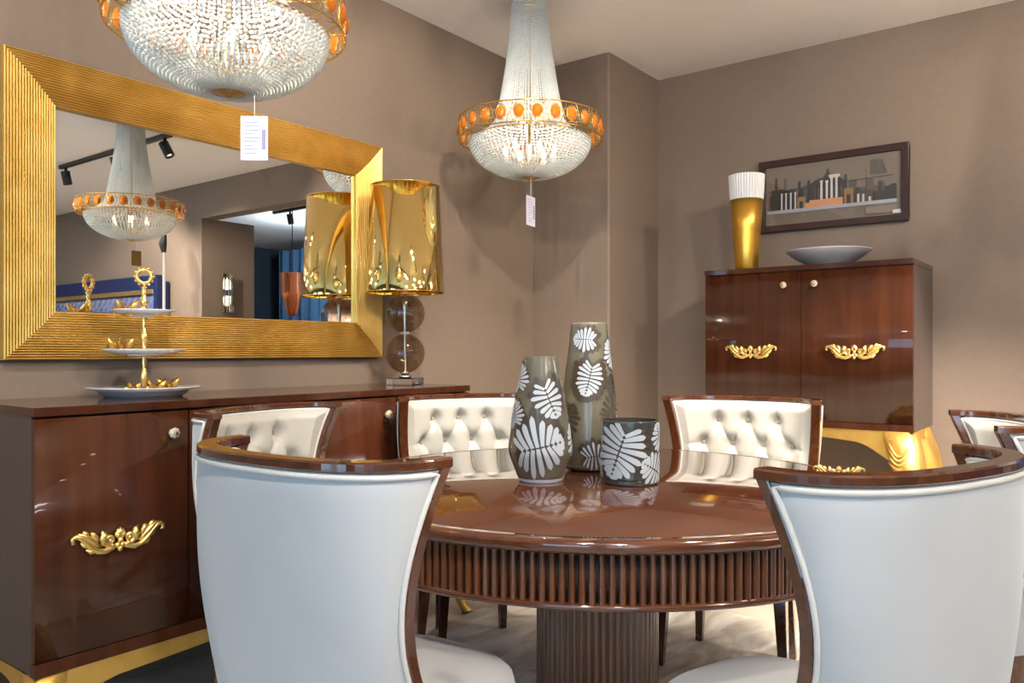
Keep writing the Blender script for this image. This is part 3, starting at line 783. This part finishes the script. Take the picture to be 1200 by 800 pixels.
# ------------------------------------------------------------------ crystal chandeliers (origin at the lowest point of the brass cap)
def make_chandelier():
    t = thing('crystal_chandelier', '', 'chandelier')
    ZC = 1.880; zu, zl, zt = 2.157 - ZC, 2.065 - ZC, 2.700 - ZC; RR = .32
    MB().lathe([(0, 0), (.008, .002), (.012, .007), (.05, .016), (.066, .026), (.064, .034), (.03, .036), (0, .036)], 40).build('bottom_cap', 'brass', t)
    def bead(mb, p, r):
        x, y, z = p
        # faceted bead: two six-sided rings between poles
        vs = [(x, y, z - r)]; n = 7
        for (zz, rr, o) in ((-.55, .83, 0), (0, 1.0, .5), (.55, .83, 0)):
            for i in range(n):
                a = 2 * pi * (i + o) / n; vs.append((x + rr * r * cos(a), y + rr * r * sin(a), z + zz * r))
        vs.append((x, y, z + r)); fs = []
        for i in range(n):
            j = (i + 1) % n
            fs += [(0, 1 + j, 1 + i), (1 + i, 1 + j, 1 + n + i), (1 + j, 1 + n + j, 1 + n + i), (1 + n + i, 1 + n + j, 1 + 2 * n + j), (1 + n + i, 1 + 2 * n + j, 1 + 2 * n + i), (1 + 2 * n + i, 1 + 2 * n + j, 1 + 3 * n)]
        mb.add(vs, fs, 0, False)
    # bowl strand: quarter of an ellipse, beads get smaller towards the cap
    b = MB(); a = pi / 2 * .02; rx, rz = .270, .168
    arc = []
    for i in range(600):
        th = i / 599 * (pi / 2 * .885); arc.append((rx * cos(th), zl - .005 - rz * sin(th)))
    s_acc = 0; nxt = 0; i = 0
    while i < 599:
        r = .0068 * (.45 + .55 * arc[i][0] / rx)
        if s_acc >= nxt: bead(b, (arc[i][0], 0, arc[i][1]), r); nxt += r * 2.02
        s_acc += math.hypot(arc[i + 1][0] - arc[i][0], arc[i + 1][1] - arc[i][1]); i += 1
    s0 = b.build('bowl_strand', 'bead', t); N = 76
    for k in range(1, N):
        c = s0.copy(); C.objects.link(c); c.rotation_euler = (0, 0, 2 * pi * k / N)
    # shaft strand
    b = MB(); z = zu + .004
    def sr(z):
        u = (z - zu) / (zt - zu); return .079 + (.152 - .079) * (1 - u) ** 1.55
    while z < zt - .002:
        r = .0058 * (.62 + .38 * sr(z) / .152); bead(b, (sr(z), 0, z), r); z += r * 1.98
    s1 = b.build('shaft_strand', 'bead', t); N2 = 64
    for k in range(1, N2):
        c = s1.copy(); C.objects.link(c); c.rotation_euler = (0, 0, 2 * pi * k / N2)
    # strands fanning from the shaft down to the bowl rim
    b = MB(); p0 = (.150, zu); p1 = (.268, zl + .004)
    n = int(math.hypot(p1[0] - p0[0], p1[1] - p0[1]) / .0122)
    for i in range(n): f = i / n; bead(b, (p0[0] + (p1[0] - p0[0]) * f, 0, p0[1] + (p1[1] - p0[1]) * f - .02 * sin(pi * f)), .006)
    s2 = b.build('collar_strand', 'bead', t)
    for k in range(1, 72):
        c = s2.copy(); C.objects.link(c); c.rotation_euler = (0, 0, 2 * pi * k / 72)
    def hoop(r, z, w): 
        return [(r * cos(2 * pi * i / 96), r * sin(2 * pi * i / 96), z) for i in range(96)]
    MB().tube(hoop(RR, zu, 0), .0032, 8, closed=True).build('upper_hoop', 'goldwire', t)
    MB().tube(hoop(RR, zl, 0), .0032, 8, closed=True).build('lower_hoop', 'goldwire', t)
    MB().tube(hoop(.270, zl, 0), .0036, 8, closed=True).build('bowl_hoop', 'goldwire', t)
    MB().tube(hoop(.150, zu, 0), .0036, 8, closed=True).build('shaft_hoop', 'goldwire', t)
    sp = MB(); NJ = 26
    for k in range(13):
        a = 2 * pi * (k + .25) / 13
        sp.tube([(.270 * cos(a), .270 * sin(a), zl), (RR * cos(a), RR * sin(a), zl)], .0018, 6)
        sp.tube([(.150 * cos(a), .150 * sin(a), zu), (RR * cos(a), RR * sin(a), zu)], .0018, 6)
    for k in range(NJ):
        a0 = 2 * pi * k / NJ; a1 = 2 * pi * (k + 1) / NJ; am = (a0 + a1) / 2
        for (za, zb) in ((zl, zu), (zu, zl)):
            pts = []
            for i in range(7):
                f = i / 6; a = a0 + (a1 - a0) * (.30 + .4 * f); pts.append((RR * cos(a), RR * sin(a), za + (zb - za) * f))
            sp.tube(pts, .0013, 5)
    sp.build('spoke_lattice', 'goldwire', t)
    # amber jewels in gilt settings
    j = MB(); zm = (zu + zl) / 2
    pts = [(0, .0245 * cos(2 * pi * i / 24), .033 * sin(2 * pi * i / 24)) for i in range(24)]
    j.tube(pts, .002, 6, mi=1, closed=True)
    n = 10
    def ring(k, x, o=0): return [(x, k * .022 * cos(2 * pi * (i + o) / n), k * .030 * sin(2 * pi * (i + o) / n)) for i in range(n)]
    vs = [(-.008, 0, 0)] + ring(1, 0) + ring(.72, .008, .5) + ring(.36, .012) + [(.012, 0, 0)]; fs = []
    for i in range(n):
        q = (i + 1) % n
        fs += [(0, 1 + q, 1 + i), (1 + i, 1 + q, 1 + n + i), (1 + q, 1 + n + q, 1 + n + i), (1 + n + i, 1 + n + q, 1 + 2 * n + q), (1 + n + i, 1 + 2 * n + q, 1 + 2 * n + i), (1 + 2 * n + i, 1 + 2 * n + q, 1 + 3 * n)]
    j.add(vs, fs, 0, False)
    j.xf(Matrix.Translation((RR, 0, zm)))
    j0 = j.build('amber_jewel', ['amber', 'goldwire'], t)
    for k in range(1, NJ):
        c = j0.copy(); C.objects.link(c); c.rotation_euler = (0, 0, 2 * pi * k / NJ)
    # inner stem, lamp arms and candle bulbs
    MB().lathe([(0, .03), (.008, .03), (.008, .06), (.022, .07), (.022, .09), (.008, .10), (.008, zt), (0, zt)], 16).build('stem', 'brass', t)
    MB().lathe([(0, zt - .03), (.05, zt - .03), (.06, zt - .02), (.06, zt - .004), (.07, zt + .012), (0, zt + .012)], 40).build('canopy', 'brass', t)
    ar = MB()
    for k in range(6):
        a = k * pi / 3; ar.tube([(0, 0, .08), (.06 * cos(a), .06 * sin(a), .07), (.11 * cos(a), .11 * sin(a), .085)], .004, 6)
    ar.build('lamp_arm', 'brass', t)
    cb = MB(); cb.lathe([(0, 0), (.011, 0), (.011, .032), (0, .032)], 14, (.11, 0, .083), 0); 
    cb.lathe([(.004, .032), (.010, .045), (.011, .055), (.006, .075), (0, .085)], 14, (.11, 0, .083), 1)
    c0 = cb.build('candle_bulb', ['candle', 'bulb'], t)
    for k in range(1, 6):
        c = c0.copy(); C.objects.link(c); c.rotation_euler = (0, 0, k * pi / 3)
    return t
ch = make_chandelier()
chs = [(3.001, 2.184, 1.893, (1.019, 1.019, .998), 'crystal chandelier with amber jewels hanging whole in front of the far corner'),
       (1.183, 1.799, 1.748, (.9, .9, .9), 'crystal chandelier cut off by the top of the photo, a tag below it'),
       (2.862, -.140, 1.872, (1.075, 1.075, 1.0), 'crystal chandelier seen whole as a reflection inside the gold framed mirror')]
for i, (x, y, z, sc, lab) in enumerate(chs):
    o = ch if i == 0 else copy_tree(ch)
    o.location = (x, y, z); o.scale = sc; tag(o, lab, 'chandelier', 'crystal chandeliers on the ceiling')
    li = bpy.data.lights.new('chandelier_light', 'POINT'); li.energy = 9; li.color = (1, .87, .70); li.shadow_soft_size = .014
    lo = bpy.data.objects.new('chandelier_light', li); C.objects.link(lo); lo.location = (x, y, z + .17)
    if i == 1:
        rd = MB().lathe([(0, .72), (.007, .72), (.007, (H - z) / .9), (0, (H - z) / .9)], 12).build('hanging_rod', 'brass', o)
# price tags hanging from the chandeliers
def price_tag(loc, sl, w, h, rz, lab, thin=.001, tilt=0, m='tag'):
    t = thing('hanging_price_tag', lab, 'tag', loc, rz, 'price tags on the chandeliers')
    s = MB().tube([(0, 0, 0), (.001, 0, -sl * .5), (0, 0, -sl)], .0011, 6); s.build('string', 'string', t)
    c = MB().box(-w / 2, w / 2, -thin / 2, thin / 2, -sl - h, -sl + .004)
    for k in range(9):
        zz = -sl - .012 - k * (h - .02) / 9; ww_ = w * (.30, .38, .36, .25, .38, .33, .2, .36, .3)[k]
        c.box(-w * .38, -w * .38 + ww_ * 1.6, -thin / 2 - .0003, -thin / 2, zz - .0011, zz + .0011, 1)
    c.box(w * .28, w * .42, -thin / 2 - .0003, -thin / 2, -sl - h * .75, -sl - h * .28, 1)
    c.build('card', [m, 'tagprint'], t)
    return t
vx, vy = cw((298 - 600) / 945 * 2.48, 2.48)
price_tag((vx, vy, 1.112 + .8 * (411 - 112) * 2.48 / 945), .054, .066, .105, R(-52.7 + 4), 'white price tag hanging from the chandelier at top left')
vx, vy = cw((622 - 600) / 945 * 4.60, 4.60)
price_tag((vx, vy, 1.112 + .8 * (411 - 208.5) * 4.60 / 945), .088, .088, .13, R(-52.7 + 62), 'white price tag seen edgeways under the chandelier near the far corner')
price_tag((2.88, -.10, 1.874), .07, .07, .10, R(0), 'tag under the chandelier that shows in the mirror', m='brass')

# ------------------------------------------------------------------ ceiling track lights
def add_spot(loc, target, energy, size=70, blend=.6, col=(1, .885, .755), soft=.03):
    l = bpy.data.lights.new('spot_beam', 'SPOT'); l.energy = energy; l.spot_size = R(size); l.spot_blend = blend; l.color = col; l.shadow_soft_size = soft
    o = bpy.data.objects.new('spot_beam', l); C.objects.link(o); o.location = loc
    d = Vector(target) - Vector(loc); o.rotation_euler = d.to_track_quat('-Z', 'Y').to_euler(); return o
lens = mat('spot_lens', (1, .95, .85), emit=6, ecol=(1, .88, .70))
def track(name, label, x, y0, y1, heads):
    t = thing(name, label, 'track light', (x, (y0 + y1) / 2, H)); ym = (y0 + y1) / 2
    MB().box(-.018, .018, y0 - ym, y1 - ym, -.032, 0).build('rail', 'black', t, bevel=.002)
    for (hy, tgt, en, sz) in heads:
        h = MB(); h.lathe([(0, -.032), (.012, -.032), (.012, -.062), (0, -.062)], 14)
        p = Vector((0, 0, -.062)); st = len(h.v)
        h.lathe([(0, .03), (.034, .03), (.036, .026), (.036, -.085), (.031, -.085), (.028, -.06), (0, -.06)], 24)
        d = (Vector(tgt) - Vector((x, hy, H - .09))).normalized()
        dv = (d + Vector((0, 0, -1.2))).normalized()
        h.xf(Matrix.Translation((0, 0, -.09)) @ dv.to_track_quat('-Z', 'Y').to_matrix().to_4x4(), st)
        h.xf(Matrix.Translation((0, hy - ym, 0)))
        ho = h.build('spot_head', 'black', t)
        ln = MB().lathe([(0, -.066), (.027, -.066), (.027, -.064), (0, -.064)], 20); ln.xf(Matrix.Translation((0, hy - ym, -.09)) @ dv.to_track_quat('-Z', 'Y').to_matrix().to_4x4())
        ln.build('lens', lens, ho)
        add_spot(Vector((x, hy, H - .09)) + dv * .10, tgt, en, sz)
    return t
track('track_light', 'black ceiling track with spot heads reflected in the mirror beside the chandelier', 3.18, -1.95, -.18,
      [(-1.85, (4.3, -2.6, 1.3), 90, 95), (-1.0, (4.3, -1.2, 1.2), 75, 95), (-.62, (3.75, 1.05, 0), 380, 50), (-.26, (4.3, 1.3, 1.5), 30, 110)])  # head aimed at the cabinet floor is added for bounce light
track('track_light', 'black ceiling track above the middle of the dining table', 1.9, -.6, 1.3,
      [(-.4, (3.9, 1.2, 1.2), 60, 75), (-.1, (3.1, .1, 0), 70, 85), (.25, (2.2, .6, .5), 40, 95), (.9, (2.9, 2.0, .3), 95, 66), (1.2, (2.6, 2.7, 1.5), 48, 90)])
track('track_light', 'black ceiling track nearer the camera above the sideboard end', .25, -.9, 1.6,
      [(-.6, (4.3, .5, 1.9), 34, 75), (-.2, (1.5, .8, .7), 35, 90), (.3, (1.6, 2.0, .6), 40, 95), (1.3, (1.6, 2.6, 1.5), 50, 100)])

track('track_light', 'black ceiling track added unseen behind the camera to brighten the foot of the tall cabinet', -.4, -.7, .1,
      [(-.35, (4.0, 1.0, .1), 120, 15)])  # unseen lamp added to lift the dark area under the cabinet
track('track_light', 'black ceiling track added unseen to the right of the camera to brighten the foot of the sideboard', 1.3, -1.9, -1.0,
      [(-1.7, (1.1, 2.2, .3), 60, 40), (-1.2, (1.5, 2.6, 1.5), 45, 70)])  # unseen lamps added to brighten the sideboard base and mirror wall
# added glowing panels out of view, soft fill for walls and ceiling
pm = mat('panel_glow', (1, 1, 1), emit=10, ecol=(1, .97, .93))
for k, (px, py) in enumerate(((-1.8, -2.4), (.4, -3.0), (2.2, -2.6), (.6, -4.4), (2.6, -4.2))):
    t = thing('added_fill_panel', 'square glowing panel added out of view as soft fill light', 'ceiling light', (px, py, H), 0, 'added fill light panels')
    f = MB()
    for (a0, a1, b0, b1) in ((-.32, .32, .29, .32), (-.32, .32, -.32, -.29), (-.32, -.29, -.29, .29), (.29, .32, -.29, .29)): f.box(a0, a1, b0, b1, -.02, 0)
    f.build('trim', 'porcelain', t); MB().box(-.29, .29, -.29, .29, -.012, -.001).build('diffuser', pm, t)

# ------------------------------------------------------------------ things that show only in the mirror
t = thing('bed_headboard', 'blue buttoned velvet headboard in a navy frame reflected low in the mirror', 'headboard', (4.20, -3.42, 0))
f = MB().box(.03, .10, -1.25, 1.25, 0, 1.80); f.box(-.03, .03, -1.25, 1.25, 1.72, 1.86); f.box(-.03, .03, 1.19, 1.25, 0, 1.72); f.box(-.03, .03, -1.25, -1.19, 0, 1.72)
f.build('frame', 'navy', t, bevel=.006)
MB().box(-.035, .03, -1.19, 1.19, 1.675, 1.72).build('gilt_strip', 'goldorn', t, bevel=.004)
def hb_(u, v):
    y = -1.19 + u * 2.38; z = .5 + v * 1.17; 
    a = math.cos((y / .11 + z / .17) * pi) * math.cos((y / .11 - z / .17) * pi)
    return (-.0 - .05 * (abs(a) ** .5) * min(1, u * 20, (1 - u) * 20, (1 - v) * 12), y, z)
MB().grid(hb_, 120, 60).build('tufted_panel', 'blue_velvet', t)
t = thing('light_stand', 'white pole stand with a black clamp arm reflected in the mirror', 'stand', (3.8, -1.377, 0))
MB().lathe([(0, .10), (.012, .10), (.012, 2.0), (0, 2.0)], 12).build('pole', 'porcelain', t)
MB().tube([(0, 0, 1.98), (.0, -.02, 2.06), (-.01, .02, 2.12), (0, -.04, 2.20), (.0, -.07, 2.29)], [.02, .035, .022, .038, .018], 8).build('clamp', 'black', t)
for k in range(3):
    a = k * 2 * pi / 3; MB().tube([(0, 0, .35), (.28 * cos(a), .28 * sin(a), .01)], .009, 8).build('leg', 'black', t)
t = thing('wall_sconce', 'lit glass rod wall sconce reflected in the mirror beside the opening', 'sconce', (4.58, OB0, 1.678))
MB().box(-.05, .05, 0, .02, -.19, .19).build('back_plate', 'chrome', t, bevel=.003)
s = MB()
for k in range(5): s.lathe([(0, -.19), (.011, -.19), (.011, .19), (0, .19)], 10, (-.048 + .024 * k, .062 - .008 * abs(k - 2), 0))
s.build('glass_rods', 'clear', t)
MB().lathe([(0, -.13), (.012, -.13), (.012, -.03), (0, -.03)], 12, (0, .035, 0)).lathe([(0, .03), (.012, .03), (.012, .13), (0, .13)], 12, (0, .035, 0)).build('bulb', 'bulb', t)
t = thing('pleated_pendant', 'copper pleated pendant lamp reflected in the mirror in the blue room', 'pendant lamp', (5.6, -1.93, 1.50))
p = MB(); vs = []; NN = 96
prof = [(.04, .0), (.075, .10), (.10, .20), (.118, .24), (.128, .45), (.122, .47)]
p.grid(lambda u, v: (lambda r, z: ((r + .004 * (1 if int(u * NN + .5) % 2 else -1)) * cos(2 * pi * u), (r + .004 * (1 if int(u * NN + .5) % 2 else -1)) * sin(2 * pi * u), z))(*prof[int(round(v * 5))]), NN, 5, closeu=True, smooth=False)
p.build('shade', 'copper', t)
MB().lathe([(0, .44), (.005, .44), (.005, H - 1.5), (0, H - 1.5)], 8).build('cord', 'black', t)
MB().sphere((0, 0, .3), .035).build('bulb', 'bulb', t)
def cur(u, v): 
    y = -4.6 + u * 4.4; return (7.4 + .05 * sin(y * 30), y, .03 + v * 2.55)
tag(MB().grid(cur, 260, 4).build('blue_curtain', 'curtain'), 'blue curtain in the dim room reflected beyond the opening', 'curtain')
al = bpy.data.lights.new('annex_light', 'POINT'); al.energy = 45; al.color = (.75, .88, 1); al.shadow_soft_size = .1
ao = bpy.data.objects.new('annex_light', al); C.objects.link(ao); ao.location = (6.3, -2.4, 2.5)
t = track('track_light', 'small black track with spots in the dim blue room beyond the opening', 5.7, -2.4, -.6, [(-2.1, (7, -2.4, .8), 25, 70), (-1.4, (7, -1.2, .8), 25, 70)])

# ------------------------------------------------------------------ world, camera, view
w = bpy.data.worlds.new('daylight'); SC.world = w; w.use_nodes = True
bg = w.node_tree.nodes['Background']; bg.inputs[0].default_value = (.50, .74, 1.0, 1); bg.inputs[1].default_value = 2.9
cam = bpy.data.cameras.new('camera'); cam.sensor_width = 36; cam.lens = 945 / 1200 * 36; cam.shift_y = 11 / 1200; cam.clip_start = .05
co = bpy.data.objects.new('camera', cam); C.objects.link(co); co.location = (0, 0, 1.112)
co.rotation_euler = (R(90), 0, atan2(.6062, .7953) - pi / 2); SC.camera = co
SC.view_settings.view_transform = 'Standard'; SC.view_settings.look = 'None'; SC.view_settings.gamma = 1; SC.view_settings.use_curve_mapping = False
SC.view_settings.exposure = 1.0
cy = SC.cycles; cy.max_bounces = 12; cy.diffuse_bounces = 5; cy.glossy_bounces = 6; cy.transmission_bounces = 8; cy.transparent_max_bounces = 16
cy.sample_clamp_indirect = 6; cy.caustics_reflective = False; cy.caustics_refractive = False; cy.use_denoising = True
